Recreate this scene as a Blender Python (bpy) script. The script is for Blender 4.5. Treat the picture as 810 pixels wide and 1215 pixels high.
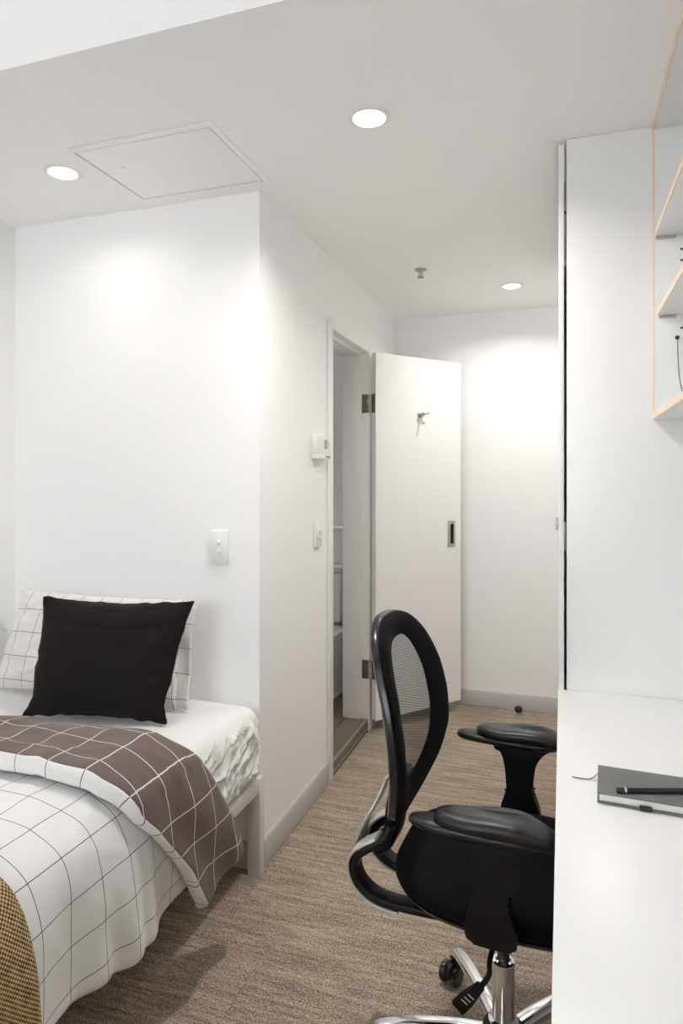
import bpy, bmesh, math, random
from mathutils import Vector, Matrix, noise
random.seed(7)
PI = math.pi
for o in list(bpy.data.objects): bpy.data.objects.remove(o)
SC = bpy.context.scene
COL = SC.collection

# ------------------------------------------------------------------ camera, world, light, exposure
ZC = 2.365          # lowered ceiling
ZH = 2.70           # higher ceiling by the window
cam = bpy.data.cameras.new('camera'); camo = bpy.data.objects.new('camera', cam); COL.objects.link(camo)
cam.sensor_fit = 'HORIZONTAL'; cam.sensor_width = 36.0; cam.lens = 787.0 / 810.0 * 36.0
cam.shift_y = -38.5 / 810.0; cam.clip_start = 0.02
camo.location = (0, 0, 1.36); camo.rotation_euler = (PI / 2, 0, math.radians(18.41))
SC.camera = camo
W = bpy.data.worlds.new('daylight'); SC.world = W; W.use_nodes = True
W.node_tree.nodes['Background'].inputs[0].default_value = (0.90, 0.95, 1.0, 1)
W.node_tree.nodes['Background'].inputs[1].default_value = 6.2
pl = bpy.data.lights.new('window_back_offscreen', 'AREA'); pl.shape = 'RECTANGLE'; pl.size = 1.16; pl.size_y = 1.70
pl.cycles.is_portal = True
plo = bpy.data.objects.new('window_back_offscreen', pl); COL.objects.link(plo)
plo.location = (-1.43, -1.94, 1.75); plo.rotation_euler = (PI / 2, 0, 0)
DOWNLIGHT_COL = (1.0, 0.965, 0.925)
SC.view_settings.view_transform = 'Standard'; SC.view_settings.look = 'None'
SC.view_settings.gamma = 1.0; SC.view_settings.use_curve_mapping = False
SC.view_settings.exposure = 0.12
SC.cycles.max_bounces = 14; SC.cycles.diffuse_bounces = 10; SC.cycles.glossy_bounces = 6; SC.cycles.transparent_max_bounces = 12

# ------------------------------------------------------------------ materials
def S(r, g, b):
    f = lambda c: (c / 255 / 12.92) if c / 255 <= 0.04045 else ((c / 255 + 0.055) / 1.055) ** 2.4
    return (f(r), f(g), f(b), 1)
class NT:
    def __init__(s, name):
        s.m = bpy.data.materials.new(name); s.m.use_nodes = True; s.t = s.m.node_tree
        s.b = s.t.nodes['Principled BSDF']; s.out = s.t.nodes['Material Output']
    def n(s, typ, **kw):
        x = s.t.nodes.new(typ)
        for k, v in kw.items(): setattr(x, k, v)
        return x
    def l(s, a, b): s.t.links.new(a, b)
    def math(s, op, a, b=None, clamp=False):
        x = s.n('ShaderNodeMath', operation=op); x.use_clamp = clamp
        for i, v in enumerate((a, b)):
            if v is None: continue
            if isinstance(v, (int, float)): x.inputs[i].default_value = v
            else: s.l(v, x.inputs[i])
        return x.outputs[0]
    def mix(s, fac, a, b):
        x = s.n('ShaderNodeMix', data_type='RGBA')
        for i, v in ((0, fac), (6, a), (7, b)):
            if isinstance(v, (int, float, tuple)): x.inputs[i].default_value = v
            else: s.l(v, x.inputs[i])
        return x.outputs[2]
    def noise(s, vec, scale, detail=2, rough=.5):
        x = s.n('ShaderNodeTexNoise'); x.inputs['Scale'].default_value = scale
        x.inputs['Detail'].default_value = detail; x.inputs['Roughness'].default_value = rough
        if vec is not None: s.l(vec, x.inputs['Vector'])
        return x.outputs['Fac']
    def vmul(s, vec, v):
        x = s.n('ShaderNodeVectorMath', operation='MULTIPLY'); s.l(vec, x.inputs[0]); x.inputs[1].default_value = v
        return x.outputs[0]
    def bump(s, h, strength, dist):
        x = s.n('ShaderNodeBump'); x.inputs['Strength'].default_value = strength; x.inputs['Distance'].default_value = dist
        s.l(h, x.inputs['Height']); s.l(x.outputs[0], s.b.inputs['Normal'])
    def set(s, col=None, rough=None, metal=None, **kw):
        if col is not None: s.b.inputs['Base Color'].default_value = col
        if rough is not None: s.b.inputs['Roughness'].default_value = rough
        if metal is not None: s.b.inputs['Metallic'].default_value = metal
        for k, v in kw.items(): s.b.inputs[k].default_value = v
        return s
def plain(name, col, rough=.5, metal=0, bump=None, **kw):
    t = NT(name).set(col, rough, metal, **kw)
    if bump:
        g = t.n('ShaderNodeTexCoord'); t.bump(t.noise(g.outputs['Object'], bump[0], 3), bump[1], bump[2])
    return t.m
MAT = {}
MAT['wall'] = plain('wall_paint', (.935, .933, .928, 1), .65, bump=(60, .06, .002))
MAT['ceil'] = plain('ceiling_paint', (.955, .953, .95, 1), .75, bump=(50, .05, .002))
MAT['gloss_white'] = plain('satin_white_enamel', (.88, .875, .86, 1), .38)
MAT['laminate'] = plain('white_laminate', (.85, .85, .845, 1), .32, bump=(300, .03, .0005))
MAT['base'] = plain('grey_skirting_paint', (.57, .56, .54, 1), .45)
MAT['bedmetal'] = plain('white_powder_coat', (.74, .735, .70, 1), .42)
MAT['plastic_w'] = plain('white_plastic', (.84, .84, .82, 1), .3)
MAT['plastic_g'] = plain('grey_display', (.42, .43, .42, 1), .25)
MAT['steel'] = plain('brushed_steel', (.52, .50, .47, 1), .45, .7)
MAT['dsteel'] = plain('tarnished_steel', (.26, .24, .22, 1), .42, 1)
MAT['chrome'] = plain('chrome', (.82, .83, .85, 1), .07, 1)
MAT['piston'] = plain('dark_steel', (.12, .12, .13, 1), .25, 1)
MAT['blackpl'] = plain('black_plastic', (.004, .004, .005, 1), .45, bump=(500, .05, .0005), **{'Specular IOR Level': .3})
MAT['blackpad'] = plain('black_soft_pad', (.012, .012, .012, 1), .38, bump=(700, .12, .0006))
MAT['shell'] = plain('black_gloss_shell', (.015, .014, .014, 1), .2)
MAT['silver'] = plain('silver_paint', (.60, .60, .59, 1), .36, .45)
MAT['rubber'] = plain('black_rubber', (.015, .015, .015, 1), .5)
MAT['porcelain'] = plain('porcelain', (.82, .81, .79, 1), .12)
MAT['bathwall'] = plain('bathroom_wall', (.70, .66, .63, 1), .5)
MAT['bathtile'] = plain('bathroom_tile', (.17, .14, .115, 1), .45, bump=(40, .1, .002))
MAT['grout'] = plain('grout', (.16, .145, .13, 1), .9)
MAT['underlay'] = plain('carpet_backing', (.10, .085, .07, 1), .9)
MAT['strip'] = plain('aluminium_strip', (.55, .52, .48, 1), .35, 1)
MAT['notecover'] = plain('charcoal_notebook_cover', S(108, 108, 107), .6, bump=(800, .15, .0004))
MAT['paper'] = plain('paper', (.80, .79, .76, 1), .8)
MAT['ribbon'] = plain('grey_ribbon', S(125, 122, 120), .7)
MAT['elastic'] = plain('black_elastic', (.03, .03, .03, 1), .7)
MAT['pencil'] = plain('black_lacquer', (.008, .009, .012, 1), .3)
MAT['print'] = plain('white_print', (.7, .7, .7, 1), .5)
MAT['glass'] = plain('window_glass', (1, 1, 1, 1), 0, 0, **{'Transmission Weight': 1.0, 'IOR': 1.05})
t = NT('downlight_lens'); t.set((.9, .9, .9, 1), .5); t.b.inputs['Emission Color'].default_value = (1, .97, .93, 1); t.b.inputs['Emission Strength'].default_value = 7; MAT['lens'] = t.m

def ply():
    t = NT('birch_ply_edge'); g = t.n('ShaderNodeTexCoord')
    w = t.noise(t.vmul(g.outputs['Object'], (1, 6, 1)), 60, 3)
    t.l(t.mix(w, S(246, 228, 208), S(236, 210, 184)), t.b.inputs['Base Color']); t.set(rough=.5); return t.m
MAT['ply'] = ply()

def carpet():
    t = NT('carpet_plank'); g = t.n('ShaderNodeNewGeometry'); oi = t.n('ShaderNodeObjectInfo')
    off = t.n('ShaderNodeVectorMath', operation='ADD'); t.l(g.outputs['Position'], off.inputs[0])
    sc = t.n('ShaderNodeVectorMath', operation='SCALE'); sc.inputs[0].default_value = (7.3, 3.1, 0); t.l(oi.outputs['Random'], sc.inputs['Scale'])
    t.l(sc.outputs[0], off.inputs[1]); P = off.outputs[0]
    s1 = t.noise(t.vmul(P, (4.5, 52, 1)), 1.0, 4, .68)
    s2 = t.noise(t.vmul(P, (45, 190, 1)), 1.0, 3, .6)
    sp = t.noise(P, 210, 2, .7)
    a = t.math('MULTIPLY', t.math('SUBTRACT', s1, .5), 1.15)
    b = t.math('MULTIPLY', t.math('SUBTRACT', s2, .5), .70)
    c = t.math('MULTIPLY', t.math('SUBTRACT', sp, .5), 2.1)
    d = t.math('MULTIPLY', t.math('SUBTRACT', oi.outputs['Random'], .5), .05)
    f = t.math('ADD', t.math('ADD', a, b), t.math('ADD', c, d)); f = t.math('ADD', f, .5, clamp=True)
    r = t.n('ShaderNodeValToRGB'); t.l(f, r.inputs[0])
    e = r.color_ramp.elements; e[0].position = 0.02; e[0].color = S(88, 75, 64); e[1].position = .98; e[1].color = S(222, 206, 188)
    m = r.color_ramp.elements.new(.5); m.color = S(163, 146, 130)
    t.l(r.outputs[0], t.b.inputs['Base Color']); t.set(rough=.95); t.b.inputs['Specular IOR Level'].default_value = .1
    t.bump(t.math('ADD', t.math('MULTIPLY', sp, .6), s2), .55, .004)
    return t.m
MAT['carpet'] = carpet()

def fabric(name, col, line=None, pitch=.09, width=.0022, weave=900, rough=.85, sheen=.15):
    t = NT(name); g = t.n('ShaderNodeTexCoord'); base = col
    nz = t.noise(g.outputs['Object'], 6, 3)
    dk = tuple(c * .93 for c in col[:3]) + (1,)
    c = t.mix(nz, dk, col)
    if line:
        sx = t.n('ShaderNodeSeparateXYZ'); t.l(g.outputs['UV'], sx.inputs[0])
        ms = []
        for i in (0, 1):
            fr = t.math('FRACT', t.math('DIVIDE', sx.outputs[i], pitch))
            ms.append(t.math('LESS_THAN', t.math('ABSOLUTE', t.math('SUBTRACT', fr, .5)), width / pitch / 2))
        c = t.mix(t.math('MAXIMUM', ms[0], ms[1]), c, line)
    t.l(c, t.b.inputs['Base Color']); t.set(rough=rough); t.b.inputs['Specular IOR Level'].default_value = .2
    t.b.inputs['Sheen Weight'].default_value = sheen
    t.bump(t.noise(g.outputs['Object'], weave, 2), .12, .0006)
    return t.m
MAT['grid_w'] = fabric('white_check_cotton', (.85, .845, .835, 1), S(78, 76, 78), width=.0018)
MAT['grid_p'] = fabric('white_check_pillowcase', (.82, .80, .78, 1), S(110, 106, 104), pitch=.085, width=.002)
MAT['grid_t'] = fabric('taupe_check_cotton', S(114, 98, 94), S(226, 220, 214), width=.0025)
MAT['sheet'] = fabric('white_sheet', (.87, .865, .855, 1))
MAT['blackfab'] = fabric('black_cushion_linen', S(21, 17, 16), weave=500, sheen=.05)
MAT['piping'] = fabric('black_piping', S(20, 18, 18), weave=700)
MAT['seatfab'] = fabric('black_seat_fabric', S(10, 10, 11), weave=600, sheen=0, rough=.95)
MAT['border'] = fabric('black_mesh_border', S(8, 9, 10), weave=700, sheen=0, rough=.9)

def throw_mat():
    t = NT('mustard_basket_weave'); g = t.n('ShaderNodeTexCoord'); sx = t.n('ShaderNodeSeparateXYZ'); t.l(g.outputs['UV'], sx.inputs[0])
    k = 2 * PI / .0085
    u = t.math('SINE', t.math('MULTIPLY', sx.outputs[0], k)); v = t.math('SINE', t.math('MULTIPLY', sx.outputs[1], k))
    p = t.math('ADD', t.math('MULTIPLY', t.math('MULTIPLY', u, v), .5), .5)
    nz = t.noise(g.outputs['UV'], 60, 3)
    f = t.math('ADD', p, t.math('MULTIPLY', t.math('SUBTRACT', nz, .5), .7), clamp=True)
    r = t.n('ShaderNodeValToRGB'); t.l(f, r.inputs[0]); e = r.color_ramp.elements
    e[0].position = .18; e[0].color = S(70, 52, 32); e[1].position = .8; e[1].color = S(216, 188, 146)
    m = e.new(.45); m.color = S(168, 138, 96)
    t.l(r.outputs[0], t.b.inputs['Base Color']); t.set(rough=.9); t.b.inputs['Specular IOR Level'].default_value = .15
    t.bump(f, .9, .003); return t.m
MAT['throw'] = throw_mat()

def mesh_mat():
    t = NT('black_open_mesh'); g = t.n('ShaderNodeTexCoord'); sx = t.n('ShaderNodeSeparateXYZ'); t.l(g.outputs['UV'], sx.inputs[0])
    d1 = t.math('ADD', sx.outputs[1], t.math('MULTIPLY', sx.outputs[0], .35))
    s = t.math('SINE', t.math('MULTIPLY', d1, 2 * PI / .0062))
    v = t.math('SINE', t.math('MULTIPLY', sx.outputs[0], 2 * PI / .0062))
    f = t.math('ADD', t.math('ADD', t.math('MULTIPLY', s, .13), t.math('MULTIPLY', v, .08)), .44, clamp=True)
    tr = t.n('ShaderNodeBsdfTransparent'); mx = t.n('ShaderNodeMixShader')
    t.set((.03, .03, .03, 1), .6); t.l(f, mx.inputs[0]); t.l(t.b.outputs[0], mx.inputs[1]); t.l(tr.outputs[0], mx.inputs[2])
    t.l(mx.outputs[0], t.out.inputs['Surface']); return t.m
MAT['mesh'] = mesh_mat()

# ------------------------------------------------------------------ building helpers
OFF = {}
def tag(o, label=None, cat=None, group=None, kind=None):
    if label: o['label'] = label
    if cat: o['category'] = cat
    if group: o['group'] = group
    if kind: o['kind'] = kind
    return o
def thing(name, label, cat, loc, rz=0, group=None):
    o = bpy.data.objects.new(name, None); COL.objects.link(o); o.location = loc; o.rotation_euler = (0, 0, rz)
    o.empty_display_size = .05; OFF[o.name] = Vector(loc) if rz == 0 else Vector((0, 0, 0))
    return tag(o, label, cat, group)
def link_mesh(name, me, mat, parent=None, origin=None, smooth=True, angle=40):
    if parent is not None: off = OFF.get(parent.name, Vector((0, 0, 0)))
    else: off = Vector(origin) if origin is not None else Vector((0, 0, 0))
    if off.length > 0: me.transform(Matrix.Translation(-off))
    if smooth:
        me.polygons.foreach_set('use_smooth', [True] * len(me.polygons)); me.set_sharp_from_angle(angle=math.radians(angle))
    if not isinstance(mat, (list, tuple)): mat = [mat]
    for m in mat: me.materials.append(MAT[m])
    o = bpy.data.objects.new(name, me); COL.objects.link(o)
    if parent is not None: o.parent = parent
    else: o.location = off
    OFF[o.name] = off
    return o
def fin(name, bm, mat, parent=None, origin=None, smooth=True, angle=40):
    bmesh.ops.recalc_face_normals(bm, faces=bm.faces)
    me = bpy.data.meshes.new(name); bm.to_mesh(me); bm.free()
    return link_mesh(name, me, mat, parent, origin, smooth, angle)
def merge(bm, t):
    me = bpy.data.meshes.new('tmp'); t.to_mesh(me); t.free(); bm.from_mesh(me); bpy.data.meshes.remove(me)
def box(bm, x0, x1, y0, y1, z0, z1, bev=0, seg=2, mi=0):
    t = bmesh.new(); bmesh.ops.create_cube(t, size=1)
    for v in t.verts: v.co = Vector(((x0 + x1) / 2 + v.co.x * (x1 - x0), (y0 + y1) / 2 + v.co.y * (y1 - y0), (z0 + z1) / 2 + v.co.z * (z1 - z0)))
    if bev: bmesh.ops.bevel(t, geom=t.edges[:], offset=bev, segments=seg, affect='EDGES', profile=.5)
    for f in t.faces: f.material_index = mi
    merge(bm, t)
def bxo(name, dims, mat, parent=None, bev=.002, origin=None):
    bm = bmesh.new(); box(bm, *dims, bev); return fin(name, bm, mat, parent, origin)
def loft(bm, rings, cap0=True, cap1=True, closed=True):
    vs = [[bm.verts.new(p) for p in r] for r in rings]; n = len(rings[0])
    for a, b in zip(vs, vs[1:]):
        for i in range(n if closed else n - 1):
            j = (i + 1) % n; bm.faces.new((a[i], a[j], b[j], b[i]))
    if cap0: bm.faces.new(list(reversed(vs[0])))
    if cap1: bm.faces.new(vs[-1])
    return vs
def lathe(bm, prof, c=(0, 0, 0), n=32, axis='Z'):
    rings = []
    for r, h in prof:
        ring = []
        for i in range(n):
            a = 2 * PI * i / n; p = (r * math.cos(a), r * math.sin(a), h)
            if axis == 'X': p = (p[2], p[0], p[1])
            if axis == 'Y': p = (p[1], p[2], p[0])
            ring.append(Vector(p) + Vector(c))
        rings.append(ring)
    loft(bm, rings)
def catmull(pts, n):
    P = [Vector(p) for p in pts]; P = [2 * P[0] - P[1]] + P + [2 * P[-1] - P[-2]]; out = []
    for i in range(1, len(P) - 2):
        for k in range(n):
            u = k / n; a, b, c, d = P[i - 1:i + 3]
            out.append(.5 * ((2 * b) + (c - a) * u + (2 * a - 5 * b + 4 * c - d) * u * u + (3 * b - a - 3 * c + d) * u ** 3))
    out.append(P[-2]); return out
def sweep(bm, pts, sec, up=(0, 0, 1), scales=None, caps=True):
    """sec: list of (a,b) section points; a along side vector, b along the local up."""
    P = [Vector(p) for p in pts]; rings = []; up = Vector(up)
    for i, p in enumerate(P):
        t = (P[min(i + 1, len(P) - 1)] - P[max(i - 1, 0)]).normalized()
        side = t.cross(up)
        if side.length < 1e-4: side = t.cross(Vector((1, 0, .01)))
        side.normalize(); u = side.cross(t).normalized(); s = scales[i] if scales else (1, 1)
        if not isinstance(s, tuple): s = (s, s)
        rings.append([p + side * a * s[0] + u * b * s[1] for a, b in sec])
    loft(bm, rings, caps, caps)
def circ(r, n=12): return [(r * math.cos(2 * PI * i / n), r * math.sin(2 * PI * i / n)) for i in range(n)]
def rrect(w, h, r, k=4):
    out = []
    for cx, cy, a0 in ((w / 2 - r, h / 2 - r, 0), (-w / 2 + r, h / 2 - r, 90), (-w / 2 + r, -h / 2 + r, 180), (w / 2 - r, -h / 2 + r, 270)):
        for i in range(k + 1):
            a = math.radians(a0 + 90 * i / k); out.append((cx + r * math.cos(a), cy + r * math.sin(a)))
    return out
def prism(bm, outline, fn, d0, d1, bev=0, seg=2):
    t = bmesh.new(); n = len(outline)
    a = [t.verts.new(fn(x, y, d0)) for x, y in outline]; b = [t.verts.new(fn(x, y, d1)) for x, y in outline]
    for i in range(n): t.faces.new((a[i], a[(i + 1) % n], b[(i + 1) % n], b[i]))
    f0 = t.faces.new(list(reversed(a))); f1 = t.faces.new(b)
    if bev: bmesh.ops.bevel(t, geom=list(f0.edges) + list(f1.edges), offset=bev, segments=seg, affect='EDGES', profile=.5)
    merge(bm, t)
def grid_mesh(name, nu, nv, fn, flip=False):
    """fn(i,j) -> (co, uv); open grid mesh with UVs."""
    vs = []; uv = []
    for i in range(nu):
        for j in range(nv):
            c, t = fn(i, j); vs.append(c); uv.append(t)
    fs = []
    for i in range(nu - 1):
        for j in range(nv - 1):
            q = (i * nv + j, (i + 1) * nv + j, (i + 1) * nv + j + 1, i * nv + j + 1)
            fs.append(tuple(reversed(q)) if flip else q)
    me = bpy.data.meshes.new(name); me.from_pydata([tuple(v) for v in vs], [], fs)
    ul = me.uv_layers.new(name='UVMap')
    for l in me.loops: ul.data[l.index].uv = uv[l.vertex_index]
    return me
def sm(a, b, x):
    t = max(0, min(1, (x - a) / (b - a))); return t * t * (3 - 2 * t)
def lerp(a, b, t): return a + (b - a) * t
def interp(tab, x):
    if x <= tab[0][0]: return tab[0][1]
    for (x0, y0), (x1, y1) in zip(tab, tab[1:]):
        if x <= x1: return lerp(y0, y1, (x - x0) / (x1 - x0))
    return tab[-1][1]
def nz(x, y, z=0): return noise.noise(Vector((x, y, z)))

# ------------------------------------------------------------------ the room
XL, XB, XR = -2.07, -1.0, 0.62          # left wall, bathroom wall, right wall
YB, YHD, YF = -1.95, 2.10, 4.05         # window wall, bed head wall, far wall
YR = 1.282                              # ceiling step
def struct(name, boxes, mat, label, cat, bev=0):
    bm = bmesh.new()
    for b in boxes: box(bm, *b, bev)
    o = fin(name, bm, mat, smooth=False); return tag(o, label, cat, kind='structure')
DY0, DY1, DZ = 2.85, 3.445, 2.045       # bathroom doorway
struct('wall_left', [(XL - .12, XL, YB - .12, 4.40, 0, ZH)], 'wall', 'white plaster wall along the long side of the bed', 'wall')
struct('wall_head', [(XL, XB, YHD, YHD + .10, 0, ZH)], 'wall', 'white plaster wall behind the pillows', 'wall')
struct('wall_bathroom', [(XB - .12, XB, YHD + .10, DY0 - .004, 0, ZC), (XB - .12, XB, DY0 - .004, DY1 + .004, DZ + .004, ZC), (XB - .12, XB, DY1 + .004, YF, 0, ZC)], 'wall', 'white plaster wall with the bathroom doorway', 'wall')
struct('wall_far', [(XB - .12, XR + .12, YF, YF + .12, 0, ZC)], 'wall', 'white plaster wall at the end of the passage', 'wall')
struct('wall_right', [(XR, XR + .12, YB - .12, YF, 0, ZH)], 'wall', 'white plaster wall behind the desk', 'wall')
WX0, WX1, WZ0, WZ1 = -2.01, -.85, .90, 2.60
struct('wall_back', [(XL, WX0, YB - .12, YB, 0, ZH), (WX1, XR, YB - .12, YB, 0, ZH), (WX0, WX1, YB - .12, YB, 0, WZ0), (WX0, WX1, YB - .12, YB, WZ1, ZH)], 'wall', 'white plaster wall around the large window', 'wall')
HX0, HX1, HY0, HY1 = -1.421, -.950, 1.669, 2.029; HN = HY0 - .0235
x0, x1 = XL - .12, XR + .12
struct('ceiling', [(x0, HX0, YR, 4.40, ZC, ZH), (HX1, x1, YR, 4.40, ZC, ZH), (HX0, HX1, YR, HN, ZC, ZH), (HX0, HX1, HN, HY0 - .001, ZC + .012, ZH), (HX0, HX1, HY1, 4.40, ZC, ZH)], 'ceil', 'lowered white plaster ceiling with downlights', 'ceiling')
struct('ceiling', [(x0, x1, YB - .12, 4.40, ZH, ZH + .1)], 'ceil', 'higher white ceiling by the window', 'ceiling')
# window
wn = thing('window_1', 'large white framed window facing the foot of the bed', 'window', ((WX0 + WX1) / 2, YB - .06, WZ0)); wn['kind'] = 'structure'
bm = bmesh.new(); fw = .05; xm = (WX0 + WX1) / 2
for b in ((WX0, WX0 + fw, WZ0, WZ1), (WX1 - fw, WX1, WZ0, WZ1), (WX0 + fw, WX1 - fw, WZ0, WZ0 + fw), (WX0 + fw, WX1 - fw, WZ1 - fw, WZ1), (xm - .025, xm + .025, WZ0 + fw, WZ1 - fw)):
    box(bm, b[0], b[1], YB - .10, YB - .04, b[2], b[3], .003)
fin('window_frame', bm, 'gloss_white', wn)
for a, b in ((WX0 + fw, xm - .025), (xm + .025, WX1 - fw)): bxo('pane', (a, b, YB - .075, YB - .069, WZ0 + fw, WZ1 - fw), 'glass', wn, 0)
# floor: slab and carpet planks (250 mm rows running across the room)
fl = struct('floor', [(XL, XR, YB, YF, -.10, -.006)], 'underlay', 'brown striped carpet plank floor', 'floor')
PLK = {}
def plank(xa, xb, ya, yb):
    key = (round(xb - xa, 3), round(yb - ya, 3))
    if key not in PLK:
        bm = bmesh.new(); w, d = (xb - xa) / 2 - .00035, (yb - ya) / 2 - .0002; box(bm, -w, w, -d, d, -.006, 0, .0005, 1)
        o = fin('carpet_plank', bm, 'carpet', fl, smooth=False); PLK[key] = o.data
    else:
        o = bpy.data.objects.new('carpet_plank', PLK[key]); COL.objects.link(o); o.parent = fl
    o.location = ((xa + xb) / 2, (ya + yb) / 2, 0)
row = 0; y = YB
seams = {1.5: -.814, 1.75: -.976}
ys = [YB, -1.75] + [-1.5 + .25 * i for i in range(22)] + [YF]
ys = [v for v in ys if v <= YF]
for ya, yb in zip(ys, ys[1:]):
    s = seams.get(round(ya, 2), -1.6 + random.random())
    xs = sorted([XL, XR] + [s + k for k in (-2, -1, 0, 1, 2) if XL + .03 < s + k < XR - .03])
    for xa, xb in zip(xs, xs[1:]): plank(xa, xb, ya, yb)
# baseboards (recess line under a flush plaster edge)
def baseb(name, b, label):
    bm = bmesh.new(); box(bm, *b, .003); o = tag(fin(name, bm, 'base'), label, 'baseboard', kind='structure')
    x0, x1, y0, y1, z0, z1 = b; e = .004
    if x1 - x0 < y1 - y0: x1 -= e
    else: y0 += e
    bm = bmesh.new(); box(bm, x0, x1, y0, y1, z1 + .0002, z1 + .0045); fin('top_bead', bm, 'base', o, smooth=False)
baseb('baseboard_bathroom', (XB, XB + .012, YHD + .02, DY0 - .056, 0, .094), 'grey skirting board along the bathroom wall')
baseb('baseboard_bathroom', (XB, XB + .012, DY1 + .056, YF - .013, 0, .094), 'grey skirting board behind the open bathroom door')
baseb('baseboard_far', (XB + .013, -.012, YF - .012, YF, 0, .088), 'pale grey skirting board at the end of the passage')
baseb('baseboard_head', (XL + .013, XB, YHD - .012, YHD, 0, .094), 'grey skirting board under the bed head')
baseb('baseboard_left', (XL, XL + .012, YB, YHD, 0, .094), 'grey skirting board along the bed side')
# door frame with rebate and threshold
fr = thing('trim_1', 'white steel door frame around the bathroom doorway', 'door frame', (XB, DY1, 0)); fr['kind'] = 'structure'
Xh = XB + .012
def jamb(name, y_in, sgn):
    """y_in: face towards the opening; sgn +1 = jamb body lies at larger y"""
    bm = bmesh.new()
    def q(xa, xb, d0, d1, z0, z1, b=.0015):
        a, c = y_in + sgn * d0, y_in + sgn * d1; box(bm, xa, xb, min(a, c), max(a, c), z0, z1, b)
    q(XB - .135, XB - .032, -.016, -.0005, .066, DZ - .016); q(XB - .135, Xh, -.0005, .0035, .0, DZ, .0005)
    q(XB + .0005, Xh, .0035, .052, .0, DZ + .045); q(XB - .135, XB - .1205, .0035, .05, .066, DZ + .045)
    return fin(name, bm, 'gloss_white', fr)
jn = jamb('jamb', DY0, -1); jf = jamb('jamb', DY1, 1)
bm = bmesh.new(); box(bm, XB - .135, XB - .032, DY0, DY1, DZ - .016, DZ - .0005, .0015); box(bm, XB - .135, Xh, DY0 - .003, DY1 + .003, DZ - .0005, DZ + .0035, .0005); box(bm, XB + .0005, Xh, DY0, DY1, DZ + .0035, DZ + .045, .0015)
fin('head', bm, 'gloss_white', fr)
bxo('strike_plate', (XB - .028, XB - .003, DY0, DY0 + .002, .99, 1.08), 'steel', jn, .0005)
bm = bmesh.new(); box(bm, XB - .01, XB + .003, DY0, DY1, .0, .060, .001); o = fin('threshold_riser', bm, 'bathtile', fr)
bm = bmesh.new(); box(bm, XB - .010, XB + .005, DY0, DY1, .060, .067, .0015); box(bm, XB + .0032, XB + .008, DY0, DY1, .018, .026, .001); fin('threshold_strip', bm, 'strip', fr)

# the open door leaf: hinge line at (XB+.013, 3.445), swung well past square
dr = thing('door_1', 'white flush bathroom door standing open into the passage', 'door', (XB + .0225, 3.448, .067), math.radians(52)); dr['kind'] = 'structure'
DL, DT, DH = .622, .036, 1.975      # local: x along the leaf, y -DT..0 (camera side at -DT)
bm = bmesh.new()
PX0, PX1, PZ0, PZ1 = .522, .574, .905, 1.05
for b in ((.003, PX0, 0, DH), (PX1, DL, 0, DH), (PX0, PX1, 0, PZ0), (PX0, PX1, PZ1, DH)): box(bm, b[0], b[1], -DT, 0, b[2], b[3])
box(bm, PX0, PX1, -.016, 0, PZ0, PZ1)
bmesh.ops.remove_doubles(bm, verts=bm.verts, dist=1e-5); fin('door_leaf', bm, 'gloss_white', dr, smooth=False)
fp = bmesh.new()
for b in ((PX0 - .004, PX0 + .016, PZ0 - .004, PZ1 + .004), (PX1 - .010, PX1 + .004, PZ0 - .004, PZ1 + .004), (PX0 + .016, PX1 - .010, PZ1 - .016, PZ1 + .004), (PX0 + .016, PX1 - .010, PZ0 - .004, PZ0 + .016)):
    box(fp, b[0], b[1], -DT - .0025, -DT - .0002, b[2], b[3], .0006)
pullo = fin('flush_pull', fp, 'steel', dr)
bm = bmesh.new(); box(bm, PX0 + .016, PX1 - .010, -.0175, -.0162, PZ0 + .016, PZ1 - .016); box(bm, PX0 + .014, PX0 + .016, -DT, -.0175, PZ0 + .016, PZ1 - .016); box(bm, PX1 - .010, PX1 - .008, -DT, -.0175, PZ0 + .016, PZ1 - .016); fin('pull_recess', bm, 'dsteel', pullo)
for zc in (1.770, .335):
    z = zc - .067; bm = bmesh.new()
    box(bm, .0008, .0028, -.031, -.002, z - .05, z + .05, .0005)
    h = fin('hinge', bm, 'dsteel', dr)
    bm = bmesh.new()
    for k in range(5): lathe(bm, [(.0045, z - .05 + k * .02 + .0006), (.0062, z - .05 + k * .02 + .0014), (.0062, z - .05 + k * .02 + .0186), (.0045, z - .05 + k * .02 + .0194)], (-.004, .001, 0), 12)
    fin('knuckle', bm, 'steel', h)
    bm = bmesh.new(); bx0 = XB - .029
    box(bm, bx0, XB + .010, DY1 - .0028, DY1 - .0008, zc - .05, zc + .05, .0005); lf = fin('hinge_leaf', bm, 'dsteel', jf)
    bm = bmesh.new()
    for dx, dz in ((.008, .035), (.022, .012), (.008, -.012), (.022, -.035)): lathe(bm, [(.0035, 0), (.0035, .0012), (.002, .0018)], (bx0 + dx, DY1 - .0028, zc + dz), 8, 'Y')
    bmesh.ops.scale(bm, vec=(1, 1, 1), verts=bm.verts); fin('screw', bm, 'steel', lf)
hk = bmesh.new(); z = 1.724 - .067
lathe(hk, [(.019, -DT - .0002), (.019, -DT - .004), (.016, -DT - .007), (.010, -DT - .009), (.010, -DT - .022), (.013, -DT - .025), (.011, -DT - .028)], (.312, 0, z), 20, 'Y')
hko = fin('coat_hook', hk, 'steel', dr)
bm = bmesh.new(); lathe(bm, [(.0055, -DT - .0282), (.0055, -DT - .0292)], (.312, 0, z), 14, 'Y'); fin('screw_head', bm, 'dsteel', hko)
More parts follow.
